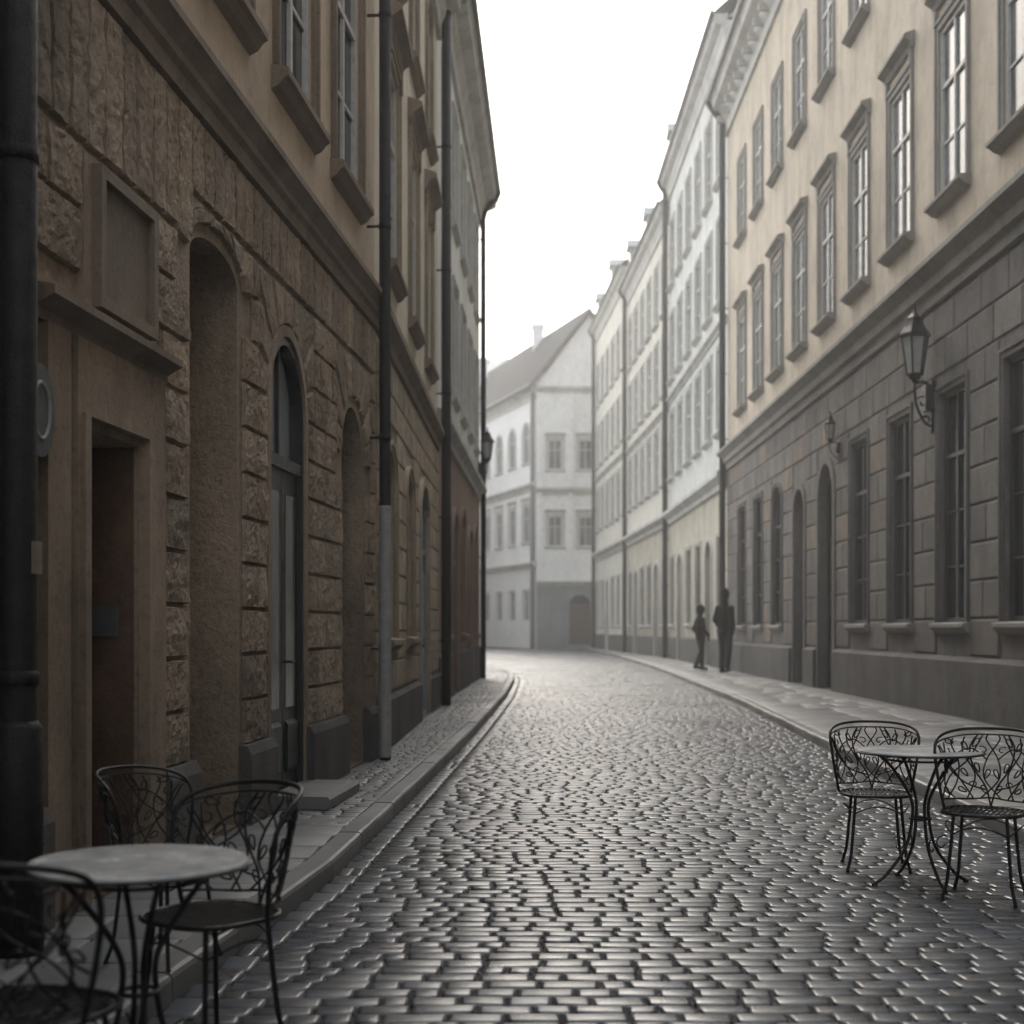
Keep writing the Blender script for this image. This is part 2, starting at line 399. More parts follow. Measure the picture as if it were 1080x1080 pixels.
def body(F,z0,z1,depth,mat,ops,name='wall',s0=0,reveal=.25):
    L=F.L; mb=MB(); sheet(mb,L,z0,z1,ops,reveal)
    mb.quad((0,0,z0),(0,depth,z0),(0,depth,z1),(0,0,z1)); mb.quad((L,0,z0),(L,depth,z0),(L,depth,z1),(L,0,z1))
    mb.quad((0,depth,z0),(L,depth,z0),(L,depth,z1),(0,depth,z1))
    return F.mk(name,mb,M[mat])
def cornice(F,name,prof,mat,a=None,b=None):
    mb=MB(); mb.profile(prof,-.02 if a is None else a,F.L+.02 if b is None else b); return F.mk(name,mb,M[mat])
def plinths(F,prof,segs,mat='plinth'):
    for a,b in segs:
        mb=MB(); mb.profile(prof,a,b); F.mk('plinth',mb,M[mat])
def eave(z,p=.7,h=.9):
    return [(0,z-h),(-.08,z-h),(-.1,z-h*.75),(-p*.35,z-h*.6),(-p*.4,z-h*.42),(-p*.85,z-h*.3),(-p*.9,z-h*.12),(-p,z-.04),(-p,z),(0,z+.003)]
def stringc(z0,z1,p=.2):
    h=z1-z0; return [(0,z0),(-p*.3,z0),(-p*.35,z0+h*.3),(-p*.75,z0+h*.5),(-p,z0+h*.6),(-p,z0+h*.85),(-p*.8,z0+h*.9),(0,z1)]
def roof(F,z,depth,p=.65,pitch=.9,mat='roof'):
    L=F.L; mb=MB(); hy=depth/2; zr=z+.05+(hy+p)*pitch; t=.12
    for (ya,za,yb,zb) in ((-p,z+.05,hy,zr),(depth+p,z+.05,hy,zr)):
        mb.add([(-.05,ya,za),(L+.05,ya,za),(L+.05,yb,zb),(-.05,yb,zb),(-.05,ya,za-t*.3),(L+.05,ya,za-t*.3),(L+.05,yb,zb-t),(-.05,yb,zb-t)],
               [(0,1,2,3),(7,6,5,4),(0,4,5,1),(1,5,6,2),(2,6,7,3),(3,7,4,0)])
    for x in (0.01,L-.01): mb.add([(x,0,z-.1),(x,depth,z-.1),(x,hy,zr-t*1.2)],[(0,1,2)])
    o=F.mk('roof',mb,M[mat])
    mb=MB(); mb.tube([(-.05,-p-.05,z+.02),(L+.05,-p-.05,z+.02)],.08,8); F.mk('gutter',mb,M['pipeg'],True)
    return o
def dormers(F,z,cs):
    for c,hh in cs:
        mb=MB(); mb.box(c-.55,c+.55,-.05,2.4,z+.35,z+hh)
        mb.add([(c-.7,-.2,z+hh),(c+.7,-.2,z+hh),(c,-.2,z+hh+.55),(c-.7,3.0,z+hh),(c+.7,3.0,z+hh),(c,3.0,z+hh+.55)],[(0,1,2),(3,5,4),(0,2,5,3),(1,4,5,2),(0,3,4,1)])
        F.mk('dormer',mb,M['roofg'])
        mb=MB(); mb.box(c-.3,c+.3,-.08,-.055,z+.7,z+hh-.25); F.mk('dormer_window',mb,M['glass'])
def pipe(F,a,z0,z1,r=.07,off=.14,mat='pipe',neck=None,name='downpipe'):
    mb=MB(); pts=[(a,-off,z0+.0),(a,-off,z0+.18),(a,-off,z1)]
    if neck: pts=[(a,-off,z0+.0),(a,-off,z0+.18),(a,-off,z1-neck*1.3),(a,-off-.02,z1-neck*1.15),(a,-neck,z1-.15),(a,-neck-.03,z1)]
    mb.tube(pts,r,16)
    z=z0+1.1
    while z<z1-(neck or 0)*1.4-.3:
        mb.tube([(a,-off,z-.03),(a,-off,z-.027),(a,-off,z+.027),(a,-off,z+.03)],[r,r*1.09,r*1.09,r],16)
        mb.box(a-.012,a+.012,-off,0,z-.012,z+.012); z+=2.1
    return F.mk(name,mb,M[mat],True)

# ------------------------------------------------------------------ LEFT: rusticated house 1
X1=lambda Y:-2.574+.08*Y
YB=-18
def bld(name,label,p0): return top(name,label,'building',(p0[0],p0[1],0))
p0=(X1(YB),YB); p1=(X1(14.55),14.55)
e=bld('stone_house','tan rusticated stone house with arched doorways and ochre upper storey',p0)
F=Facade(e,p0,p1); k1=1/F.d.y; S=lambda Y:(Y-YB)*k1
G=.1
ops=[dict(c=S(7.11),w=.78*k1,z=G,h=2.26,rise=0,rev=.6),
     dict(c=S(8.905),w=1.03,z=G,h=3.70,rise=.16,rev=.5)]
ops.append(add_door(F,S(10.765),G,1.1,3.5,rise=.55,rev=.08,mat='woodd',frame='woodd',surround=None,fan=2.5,glass='glassp',glazed=True))
ops.append(add_door(F,S(13.38),G,1.02,3.38,rise=.51,rev=.4,mat='woodd',frame='woodd',surround=None,fan=2.4))
body(F,G-.1,4.42,9,'b1stone',ops,'ground_floor_wall')
mb=MB(); mb.box(S(7.11)-.42,S(7.11)+.42,.6,.64,G,2.4); F.mk('door',mb,M['wood'])
mb=MB(); mb.box(S(8.905)-.53,S(8.905)+.53,.5,.54,G,3.85); F.mk('blind_panel',mb,M['tan'])
mb=MB(); mb.box(S(7.5)-.012,S(7.5)-.002,.02,.59,G,2.355); F.mk('door_jamb',mb,M['brickjamb'])
mb=MB(); mb.box(S(7.5)-.045,S(7.5)-.012,.1,.24,1.36,1.52); mb.box(S(7.5)-.05,S(7.5)-.045,.12,.2,1.42,1.5); F.mk('intercom',mb,M['pipeg'])
mb=MB()
mb.box(S(6.22),S(6.48),-.05,0,G,2.75); mb.box(S(6.54),S(6.70),-.06,0,G,2.4); mb.box(S(7.52),S(7.78),-.06,0,G,2.4)
mb.box(S(6.54),S(7.78),-.058,0,2.4,2.75); mb.box(S(6.58),S(6.63),-.08,-.06,G,2.4)
F.mk('door_surround',mb,M['tan'])
cornice(F,'ledge',stringc(2.75,2.9,.13),'trimbrown',S(6.1),S(7.86))
mb=MB(); mb.box(S(6.66),S(7.66),-.04,0,2.9,3.64); F.mk('panel',mb,M['tan'])
mb=MB(); ring(mb,.36,.58,0,-.05,.01,-.09,-.035); pl=F.put('plaque',mesh_from('plaque',mb,M['trimbrown']),S(7.16),0,2.98)
mb=MB(); mb.box(-.355,.355,-.055,-.04,.005,.575)
place('plaque_field',mesh_from('plaque_field',mb,M['plaque']),pl)
mb=MB()
arches=[(S(8.905),1.03,3.70,.16),(S(10.765),1.1,3.5,.55),(S(13.38),1.02,3.38,.51)]
excl=[(S(6.12),S(7.82),0,2.92),(S(6.66),S(7.66),2.9,3.66)]
for c,w,h,r in arches:
    zs=G+h-r
    excl.append((c-w/2-.09,c+w/2+.09,0,zs)); excl.append((c-w/2-.32,c+w/2+.32,zs,3.96))
fill(mb,S(5.85),S(14.5),.62,3.67,.3,.6,excl,.036,.017,warm(.18),res=.02,e=.009,g=.008,mx=22)
fill(mb,S(8.4),S(14.5),3.67,3.96,.29,.6,excl,.036,.017,warm(.18),res=.02,e=.009,g=.008,mx=22)
fill(mb,S(-5.9),S(5.5),.62,3.67,.3,.7,[],.05,.03,warm(.1),res=.12,e=.02)
for c,w,h,r in arches: vouss(mb,c,G,w,h,r,.09,.32,3.95,9 if r>.3 else 7,.034,.014,warm(.16))
s=S(3.0)
while s<S(14.4):
    w=random.uniform(.21,.26); zb=3.69 if s<S(8.15) else 3.98
    rect_block(mb,s,min(s+w,S(14.5)),zb,4.44,.036,.017,warm(.16)(),.022,.009,.009,26); s+=w
F.mk('rusticated_stonework',mb,M['b1stone'],False)
plinths(F,[(0,G),(-.09,G),(-.09,.56),(-.06,.62),(0,.63)],[(S(a),S(b)) for a,b in ((-5.9,6.2),(7.8,8.36),(9.45,10.18),(11.35,12.83),(13.93,14.5))])
mb=MB(); ring(mb,.55,3.5,.55,-.085,-.002,-.03,0,bottom=False); F.put('arch_moulding',mesh_from('arch_moulding',mb,M['tan']),S(10.765),0,G)
mb=MB(); mb.profile([(-.001,G),(-.44,G),(-.45,.17),(-.43,.19),(-.001,.195)],S(10.25),S(11.4)); F.mk('step',mb,M['kerb'])
cornice(F,'string_course',[(0,4.46),(-.05,4.46),(-.06,4.55),(-.09,4.58),(-.09,4.63),(-.14,4.7),(-.16,4.72),(-.16,4.77),(-.13,4.8),(0,4.84)],'trimbrown')
win_type('b1',1.15,2.35,0,.07,'glassd','frw',.12,'tan',True,.3,1,(.66,),1,sillmat='trimbrown',hoodmat='trimbrown',sp=.13)
uo=[add_win(F,'b1',S(y),5.5) for y in (4.9,6.95,9.0,11.05,13.1)]
body(F,4.42,10.6,9,'b1up',uo,'upper_wall')
cornice(F,'eaves_cornice',eave(10.6,.5,.7),'trimbrown'); roof(F,10.6,9,.45)
pipe(F,S(5.72),.1,10.3,.078,.13)
pipe(F,S(14.15),.1,10.3,.058,.18)
mb=MB(); mb.tube([(S(14.15),-.18,.12),(S(14.15),-.18,.14),(S(14.15),-.18,2.6),(S(14.15),-.18,2.62)],[.064,.064,.064,.059],16); F.mk('downpipe_sleeve',mb,M['pipel'],True)
mb=MB(); mb.tube([(S(5.72),-.13,.1),(S(5.72),-.13,1.0),(S(5.72),-.13,1.03)],[.105,.1,.08],18); F.mk('downpipe_boot',mb,M['pipe'],True)
mb=MB(); mb.box(S(5.72)-.03,S(5.72)+.03,-.222,-.2,1.62,1.75); F.mk('sticker',mb,M['plaque'])
sg=top('round_sign','small grey rounded wall sign with white ring mark beside downpipe','sign',e.location+F.loc(S(6.06),-.07,2.33),F.th)
mb=MB(); P=[(.15*math.cos(2*math.pi*i/28),.2*math.sin(2*math.pi*i/28)) for i in range(28)]
mb.add([(x,0,z) for x,z in P]+[(x,-.015,z) for x,z in P],[tuple(range(28)),tuple(range(55,27,-1))]+[(i,(i+1)%28,28+(i+1)%28,28+i) for i in range(28)]); mk('sign_plate',mb,M['signg'],sg)
mb=MB(); mb.tube([(.085*math.cos(a),-.016,.12*math.sin(a)) for a in [2*math.pi*i/24 for i in range(24)]],.009,6,True); mk('ring_mark',mb,M['signw'],sg)
mb=MB(); mb.box(-.02,.02,0,.07,-.05,.05); mk('bracket',mb,M['pipe'],sg)

# ------------------------------------------------------------------ LEFT: house 2
p0=(-1.41,14.56); p1=(-1.285,24.4)
e=bld('plastered_house','cream plastered town house above a sand stone ground floor',p0); F=Facade(e,p0,p1); S=lambda Y:(Y-14.56)*F.L/9.84
win_type('b2g',1.0,2.1,.3,.1,'glassd','frd',.12,'b2stone',True,None,1,(.66,),1)
win_type('b2',1.15,2.35,0,.07,'glassd','frw',.13,'b2stone',True,.35,1,(.66,),1,sillmat='trimbrown',hoodmat='trimbrown',sp=.13)
ops=[add_win(F,'b2g',S(16.1),1.3),add_win(F,'b2g',S(18.6),1.3),add_door(F,S(21.1),G,1.7,3.4,.5,.1,'frg','frg',.14,'b2stone',True,2.4,'glassp')]
body(F,0,4.4,9,'b2stone',ops,'ground_floor_wall')
mb=MB(); fill(mb,.1,F.L-.02,.7,4.38,.33,.75,[(o['c']-o['w']/2-.14,o['c']+o['w']/2+.14,o['z']-.25 if o['z']>1 else 0,o['z']+o['h']+.14) for o in ops],.035,.016,warm(.14),.06,.014)
F.mk('rusticated_stonework',mb,M['b2stone'],False)
plinths(F,[(0,G),(-.08,G),(-.08,.62),(0,.68)],[(0,S(20.1)),(S(22.1),F.L)])
cornice(F,'string_course',stringc(4.46,4.8,.15),'trimbrown')
uo=[add_win(F,'b2',S(y),5.5) for y in (16.4,19.3,22.2)]+[add_win(F,'b2g',S(y),9.0) for y in (16.4,19.3,22.2)]
body(F,4.4,12.2,9,'b2up',uo,'upper_wall')
cornice(F,'eaves_cornice',eave(12.2,.45,.7),'palestone'); roof(F,12.2,9,.4)
pipe(F,S(24.2),.1,11.9,.08,.17)
# ------------------------------------------------------------------ LEFT: house 3
p0=(-1.284,24.41); p1=(-.87,38)
e=bld('corner_house','pale green plastered corner house with red brown ground floor',p0); F=Facade(e,p0,p1); S=lambda Y:(Y-24.41)*F.L/13.59
win_type('b3',1.2,2.2,0,.06,'glass','frw',.12,'palestone',True,None,1,(.66,),1,sp=.1)
win_type('b3g',1.2,2.6,.3,.1,'glassd','frd',.14,'b3low',True,None,1,(.66,),1)
ys=[26,28.5,31,33.5,36]
ops=[add_win(F,'b3g',S(26),1.3),add_door(F,S(28.5),G,1.3,3.6,.4,.1,'wood','woodd',.14,'b3low',True,2.6),add_win(F,'b3g',S(31),1.3),add_door(F,S(33.5),G,1.3,3.6,.4,.1,'woodd','woodd',.14,'b3low',True,2.6),add_win(F,'b3g',S(36),1.3)]
body(F,0,4.8,10,'b3low',ops,'ground_floor_wall')
cornice(F,'string_course',stringc(4.8,5.2,.2),'palestone')
uo=[add_win(F,'b3',S(y),z) for y in ys for z in (6.0,9.4)]
body(F,4.8,13,10,'b3up',uo,'upper_wall')
cornice(F,'eaves_cornice',eave(13,.5,.8),'palestone',None,F.L+.45); roof(F,13,10,.45,.8)
pipe(F,F.L-.35,.1,13,.07,.12,neck=.5)
plinths(F,[(0,G),(-.06,G),(-.06,.9),(0,.95)],[(0,S(27.7)),(S(29.3),S(32.7)),(S(34.3),F.L)])

# ------------------------------------------------------------------ RIGHT: big house 1
XR=lambda Y:6.45+.0113*Y
p0=(XR(46),46); p1=(XR(YB),YB)
e=bld('long_house','long peach plastered town house on a grey ashlar ground floor',p0); F=Facade(e,p0,p1); S=lambda Y:(46-Y)*F.L/(46-YB)
win_type('r1a',1.35,2.7,0,.07,'glass','frw',.17,'trimgrey',True,.5,1,(.66,),1,sp=.2)
win_type('r1b',1.3,2.4,0,.07,'glass','frw',.15,'trimgrey',True,None,1,(.66,),1,sp=.18)
win_type('r1g',1.35,3.55,0,.12,'glassd','frd',.14,'r1stone',True,None,1,(.72,),2,sillmat='trimgrey')
win_type('r1ga',1.35,3.55,.5,.12,'glassd','frd',.14,'r1stone',True,None,1,(.72,),2,sillmat='trimgrey')
ks=[18.55+3.03*k for k in range(-3,9)]
ops=[]
for i,y in enumerate(ks):
    k=i-3
    if k==4: ops.append(add_door(F,S(y),G,1.5,4.85,.75,.25,'woodd','woodd',.2,'r1stone',True,3.2))
    elif k==5: ops.append(add_door(F,S(y),G,1.3,4.6,.5,.3,'woodd','woodd',.16,'r1stone',True,3.3))
    elif k in (6,): ops.append(add_win(F,'r1ga',S(y),1.5))
    else: ops.append(add_win(F,'r1g',S(y),1.5))
body(F,0,6.5,12,'r1stone',ops,'ground_floor_wall')
def rt():
    r=random.random(); k=random.uniform(.82,1.15)
    return (k*1.35,k*1.15,k*.95) if r<.08 else ((k*1.1,k*1.03,k*.95) if r<.28 else (k,k,k))
mb=MB(); fill(mb,.1,F.L-.02,1.0,6.45,.52,1.15,[(o['c']-o['w']/2-.2,o['c']+o['w']/2+.2,o['z']-.25 if o['z']>1 else 0,o['z']+o['h']+.2) for o in ops],.03,.006,rt,.4,.028,.5,.006)
F.mk('ashlar_stonework',mb,M['r1stone'])
sg_=[];prev=0
for c,w in sorted([(S(ks[7]),1.5),(S(ks[8]),1.3)]): sg_.append((prev,c-w/2-.21)); prev=c+w/2+.21
sg_.append((prev,F.L)); plinths(F,[(0,G),(-.12,G),(-.12,.92),(0,.99)],sg_)
cornice(F,'string_course',[(0,6.5),(-.08,6.5),(-.1,6.66),(-.18,6.7),(-.2,6.85),(-.33,6.98),(-.36,7.0),(-.36,7.08),(-.3,7.12),(-.25,7.18),(0,7.25)],'trimgrey')
uo=[add_win(F,'r1a',S(y),8.05) for y in ks]+[add_win(F,'r1b',S(y),13.2) for y in ks]
body(F,6.5,18.2,12,'r1up',uo,'upper_wall')
cornice(F,'eaves_cornice',eave(18.4,.62,1.1),'palestone')
mb=MB(); mb.box(-.08,.08,-.4,-.1,17.62,17.82); bm_=mesh_from('eaves_bracket',mb,M['palestone'])
for i in range(46): F.put('eaves_bracket',bm_,.4+i*.92)
roof(F,18.4,12,.62,.8)
pipe(F,.25,.1,18.4,.1,.2,neck=.62)

def rightrow(name,label,q0,q1,zt,up,low,bays,rows,wt,gw,doors,roofm,dm):
    e=bld(name,label,q0); F=Facade(e,q0,q1); L=F.L; n=bays
    cs=[L*(i+.5)/n for i in range(n)]
    ops=[]
    for i,c in enumerate(cs):
        if i in doors: ops.append(add_door(F,c,G,1.6,4.4,.7,.25,'woodd','woodd',.16,'palestone',True,3.0))
        else: ops.append(add_win(F,gw,c,1.6))
    body(F,0,6.0,12,low,ops,'ground_floor_wall')
    cornice(F,'string_course',stringc(6,6.6,.34),'palestone')
    uo=[add_win(F,wt,c,z) for z in rows for c in cs]
    body(F,6.0,zt-.2,12,up,uo,'upper_wall')
    cornice(F,'eaves_cornice',eave(zt,.45,.9),'palestone')
    cornice(F,'belt_course',stringc(rows[1]-1.0,rows[1]-.7,.18),'palestone',.05,L-.05)
    roof(F,zt,12,.45,.9,roofm)
    pipe(F,.3,.1,zt,.12,.2,'pipe',neck=.45)
    dormers(F,zt,dm)
    prev=0;sg_=[]
    for i in sorted(doors): sg_.append((prev,cs[i]-.97)); prev=cs[i]+.97
    sg_.append((prev,L)); plinths(F,[(0,G),(-.1,G),(-.1,1.0),(0,1.06)],sg_)
    return F
win_type('r2',1.5,2.8,0,.1,'glass','frw',.17,'palestone',True,None,1,(.66,),1,sp=.18)
win_type('r3',1.45,2.7,0,.1,'glass','frw',.17,'palestone',True,None,1,(.66,),1,sp=.18)
win_type('rg',1.4,2.9,0,.14,'glassd','frd',.15,'palestone',True,None,1,(.7,),1)
rightrow('grey_blue_house','pale grey plastered town house with pale trim over yellow ground floor',(7.0,63.5),(XR(46.01),46.01),21.3,'r2up','r2low',6,(8.0,12.3,16.4),'r2','rg',(1,4),'roofg',((1.2,1.7),))
rightrow('butter_house','butter yellow plastered town house with tall windows',(6.5,80),(7.0,63.51),20.4,'r3up','r2low',6,(8.0,12.1,15.8),'r3','rg',(1,4),'roof',((1.6,1.9),(9,1.5)))
rightrow('cream_house','cream plastered town house at the street bend with small dormers',(5.75,97.5),(6.5,80.01),21.8,'r3up','r3up',6,(8.0,12.3,16.4),'r3','rg',(2,),'roofg',((2,1.6),(10,1.8)))

# ------------------------------------------------------------------ FAR house
c0=(1.73,100.); 
e=bld('gabled_house','large white plastered gabled house with dark tiled roof',c0)
F=Facade(e,(-10.5,140),c0); L=F.L
win_type('fa',1.5,2.8,.75,.12,'glass','frw',.2,'palestone',True,None,1,(.66,),0)
win_type('fb',1.5,2.6,0,.12,'glass','frw',.2,'palestone',True,.5,1,(.66,),0)
win_type('fc',1.3,2.1,0,.12,'glass','frw',.15,'palestone',False,None,1,(.66,),0)
cs=[L-2.4-3.4*i for i in range(9)]
uo=[add_win(F,'fa',c,13.3) for c in cs]+[add_win(F,'fb',c,7.6) for c in cs]+[add_win(F,'fc',c,2.0) for c in cs]
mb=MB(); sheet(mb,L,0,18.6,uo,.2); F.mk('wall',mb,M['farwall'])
cornice(F,'eaves_cornice',eave(18.6,.6,1.0),'palestone'); cornice(F,'string_course',stringc(11.2,11.8,.35),'palestone'); cornice(F,'string_course',stringc(5.7,6.2,.35),'palestone')
pipe(F,L-.3,0,18.4,.16,.22,'pipeg')
F2=Facade(e,(1.73,100),(9.2,100.3)); L2=F2.L
dd=dict(c=3.05,w=1.5,z=0.3,h=3.5,rise=.75,rev=.14); add_door(F2,3.05,.3,1.5,3.5,.75,.1,'wood','frd',None,'farbase',True,2.8,'glassd')
win_type('fd',.95,2.1,0,.12,'glass','frw',.2,'palestone',True,.4,1,(.66,),0)
uo=[add_win(F2,'fd',c,z) for c in (1.3,3.45,6.6) for z in (7.2,12.6)]
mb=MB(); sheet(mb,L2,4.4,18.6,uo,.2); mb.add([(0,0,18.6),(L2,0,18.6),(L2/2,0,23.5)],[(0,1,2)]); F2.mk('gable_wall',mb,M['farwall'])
mb=MB(); sheet(mb,L2,0,4.4,[dd],.3,y=-.05); mb.quad((0,-.05,4.4),(L2,-.05,4.4),(L2,0,4.4),(0,0,4.4)); F2.mk('base_wall',mb,M['farbase'])
cornice(F2,'string_course',stringc(10.8,11.4,.35),'palestone'); cornice(F2,'string_course',stringc(4.42,4.8,.3),'palestone')
for a in (0,2.2,4.7):
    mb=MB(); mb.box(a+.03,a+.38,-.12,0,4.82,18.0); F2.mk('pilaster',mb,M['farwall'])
cornice(F2,'gable_cornice',stringc(18.0,18.5,.3),'palestone')
mb=MB(); o=Vector(c0+(0,)); 
A=[(1.2,99.6,18.4),(-11.1,139.8,18.4),(-6.9,141,23.9),(5.45,99.6,23.9)]; B=[(9.8,99.6,18.4),(-2.4,141,18.4),(-6.9,141,23.9),(5.45,99.6,23.9)]
for q in (A,B):
    t=[Vector(p)-o for p in q]; mb.add(t+[p-Vector((0,0,.25)) for p in t],[(0,1,2,3),(7,6,5,4),(0,3,7,4),(0,4,5,1)])
mk('roof',mb,M['roof'],e)
for (x,y) in ((2.0,110),(-2.5,124)): 
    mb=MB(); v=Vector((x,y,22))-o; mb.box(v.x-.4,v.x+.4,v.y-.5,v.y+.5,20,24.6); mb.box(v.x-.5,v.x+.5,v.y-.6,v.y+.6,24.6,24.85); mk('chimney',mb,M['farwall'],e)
q0=(-22,190)
e=bld('distant_house','distant pale grey house with a stepped roof',q0); F=Facade(e,q0,(14,190))
uo=[add_win(F,'fb',c,z) for c in (14,18,22) for z in (24,29)]
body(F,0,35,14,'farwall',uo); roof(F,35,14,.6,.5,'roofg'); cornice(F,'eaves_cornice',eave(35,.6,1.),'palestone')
q0=(-26,62)
e=bld('side_street_house','plain grey plastered house along the bending side street',q0); F=Facade(e,q0,(-12,150))
uo=[add_win(F,'fb',c,z) for c in [6+6*i for i in range(13)] for z in (2,8,13)]
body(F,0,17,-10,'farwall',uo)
roofmb=MB(); roofmb.box(0,F.L,-.3,.0,17,17.3); F.mk('roof',roofmb,M['roof'])

# ------------------------------------------------------------------ GROUND, road, pavements
def interp(pts):
    ys=[p[1] for p in pts]; xs=[p[0] for p in pts]
    return lambda y: float(np.interp(y,ys,xs))
KL=interp([(-2.2,-6),(-1.46,3.6),(-1.26,5.6),(-1.02,7.9),(-.81,12.2),(-.5,19),(-.12,29),(.05,37),(.05,41),(-.1,45),(-.7,50),(-2.2,55),(-5,58),(-9,60)])
KR=interp([(3.0,-6),(3.33,9.25),(3.6,15.3),(4.25,26.6),(4.7,40),(5.0,50),(5.25,77),(4.6,97),(4.4,99)])
def WL(y):
    if y<14.55: return X1(y)
    if y<24.4: return -1.41+.0127*(y-14.55)
    return -1.285+.0305*(y-24.4)
def WR(y):
    if y<46: return XR(y)
    return float(np.interp(y,[46,63.5,80,97.5],[6.97,7.0,6.5,5.75]))
def crown(x,y):
    return .006*np.sin(x*.9+y*.21)*np.sin(y*.35)+.002*np.sin(x*1.9+1)*np.sin(y*.8+.5)
def stones(y0,y1,rd,sw,xl,xr,z,gap,depth,jit,tilt,wav=True,tint=.28,hj=.002,rim=(.006,.02),dome=.0):
    V=[];Fc=[];T=[]
    y=y0; base=0; n=6
    fi=np.array([(j*n+i,j*n+i+1,(j+1)*n+i+1,(j+1)*n+i) for j in range(n-1) for i in range(n-1)])
    ia=np.arange(n); rg=np.minimum(ia,n-1-ia); RG=np.minimum.outer(rg,rg)
    hp=np.where(RG==0,0.,np.where(RG==1,.8,1.))
    while y<y1:
        d=rd*np.random.uniform(.88,1.12); a=xl(y+d/2); b=xr(y+d/2); x=a
        while x<b-.02:
            w=min(sw*np.random.uniform(.6,1.45),b-x)
            if b-(x+w)<sw*.4: w=b-x
            e1=rim[0]/max(w,.03); e2=min(.4,rim[1]/max(w,.06)); f1=rim[0]/d; f2=rim[1]/d
            us=np.array([0,e1,e2,1-e2,1-e1,1.]); vs=np.array([0,f1,f2,1-f2,1-f1,1.]); U,Vv=np.meshgrid(us,vs)
            x0,x1=x+gap,x+w-gap; ya,yb=y+gap+np.random.uniform(-jit,jit),y+d-gap+np.random.uniform(-jit,jit)
            sk=np.random.uniform(-jit*1.5,jit*1.5,4)
            px=x0+(x1-x0)*U; py=ya+(yb-ya)*Vv
            px=px+sk[0]*(Vv-.5)*2; py=py+sk[1]*(U-.5)*2
            cr=np.add.outer(rg,rg)<=1
            ca=np.random.uniform(.005,.011)
            px=np.where(cr,px+np.sign(.5-U)*ca,px); py=np.where(cr,py+np.sign(.5-Vv)*ca,py)
            if wav: py=py+.04*np.sin(px*.8+y*.15)+.01*np.sin(px*2.3+y*.5)
            h=np.random.uniform(-hj,hj)
            tz=np.random.uniform(-tilt,tilt,2)
            cz=crown(px,py) if wav else 0
            pz=z+cz+hp*(depth+h+np.random.uniform(-.0008,.0008,(n,n))+dome*(RG==2)+tz[0]*(px-x0-w/2)+tz[1]*(py-ya-d/2))
            V.append(np.stack([px.ravel(),py.ravel(),pz.ravel()],1)); Fc.append(fi+base); base+=n*n
            k=np.random.uniform(1-tint,1+tint); hh=np.random.uniform(-.06,.06); T.append(np.tile([k*(1+hh),k,k*(1-hh)],(n*n,1)))
            x+=w
        y+=d
    return [np.concatenate(V),np.concatenate(Fc),np.concatenate(T)]
def stone_obj(name,parts,mat):
    V=[];Fc=[];T=[];b=0
    for v,f,t in parts: V.append(v);Fc.append(f+b);T.append(t);b+=len(v)
    V=np.concatenate(V);Fc=np.concatenate(Fc);T=np.concatenate(T)
    me=bpy.data.meshes.new(name); me.vertices.add(len(V)); me.vertices.foreach_set('co',V.astype(np.float32).ravel())
    me.loops.add(len(Fc)*4); me.loops.foreach_set('vertex_index',Fc.astype(np.int32).ravel())
    me.polygons.add(len(Fc)); me.polygons.foreach_set('loop_start',np.arange(0,len(Fc)*4,4,dtype=np.int32))
    me.polygons.foreach_set('loop_total',np.full(len(Fc),4,dtype=np.int32))
    me.update(calc_edges=True); me.polygons.foreach_set('use_smooth',[True]*len(Fc))
    at=me.color_attributes.new('tone','FLOAT_COLOR','POINT'); at.data.foreach_set('color',np.concatenate([T,np.ones((len(T),1))],1).astype(np.float32).ravel())
    me.materials.append(mat); me.validate(); o=place(name,me); o['kind']='structure'; return o
xl=lambda y: KL(y)+.16 if y<45 else KL(y)
stone_obj('road',[stones(2.2,60,.115,.17,xl,KR,-.020,.0015,.018,.004,.013,tint=.35),
                  stones(60,99.5,.22,.28,lambda y:-9.,KR,-.020,.004,.018,.004,.01),
                  stones(2.2,45,.24,.13,lambda y:KL(y)+.005,lambda y:KL(y)+.15,-.02,.003,.018,.002,.01,False)],M['cob'])
mb=MB(); ysr=np.arange(-18,130,1.0)
xs=np.linspace(-12,12,33)
pts=[];fc=[]
for j,yy in enumerate(ysr):
    for xx in xs: pts.append((xx,yy,-.0145+float(crown(np.array(xx),np.array(yy)))*.9))
n=len(xs)
for j in range(len(ysr)-1):
    for i in range(n-1): fc.append((j*n+i,j*n+i+1,(j+1)*n+i+1,(j+1)*n+i))
mb.add(pts,fc); o=mk('road_bed',mb,M['mortar']); o['kind']='structure'
mb=MB(); mb.quad((-400,-400,-.08),(400,-400,-.08),(400,600,-.08),(-400,600,-.08)); o=mk('ground',mb,M['ground']); o['kind']='structure'
kw=.15
stone_obj('pavement',[stones(2.2,9.5,.42,.45,lambda y:WL(y)+.01,lambda y:KL(y)-kw,.075,.003,.02,.003,.006,False,.15,rim=(.006,.014)),
                      stones(9.5,38,.12,.14,lambda y:WL(y)+.01,lambda y:KL(y)-kw,.075,.003,.02,.003,.015,False,.2),
                      stones(38.05,58,.2,.3,lambda y:-9,lambda y:KL(y)-kw,.075,.006,.02,.003,.01,False,.15)],M['slab'])
stone_obj('pavement',[stones(4,97.3,.55,.8,lambda y:KR(y)+kw,lambda y:WR(y)-.01,.075,.004,.02,.003,.003,False,.15,rim=(.006,.014))],M['slab'])
def strip(mb,fa,fb,y0,y1,z,st=1.):
    y=y0
    while y<y1:
        yn=min(y+st,y1); mb.quad((fa(y),y,z),(fb(y),y,z),(fb(yn),yn,z),(fa(yn),yn,z)); y=yn
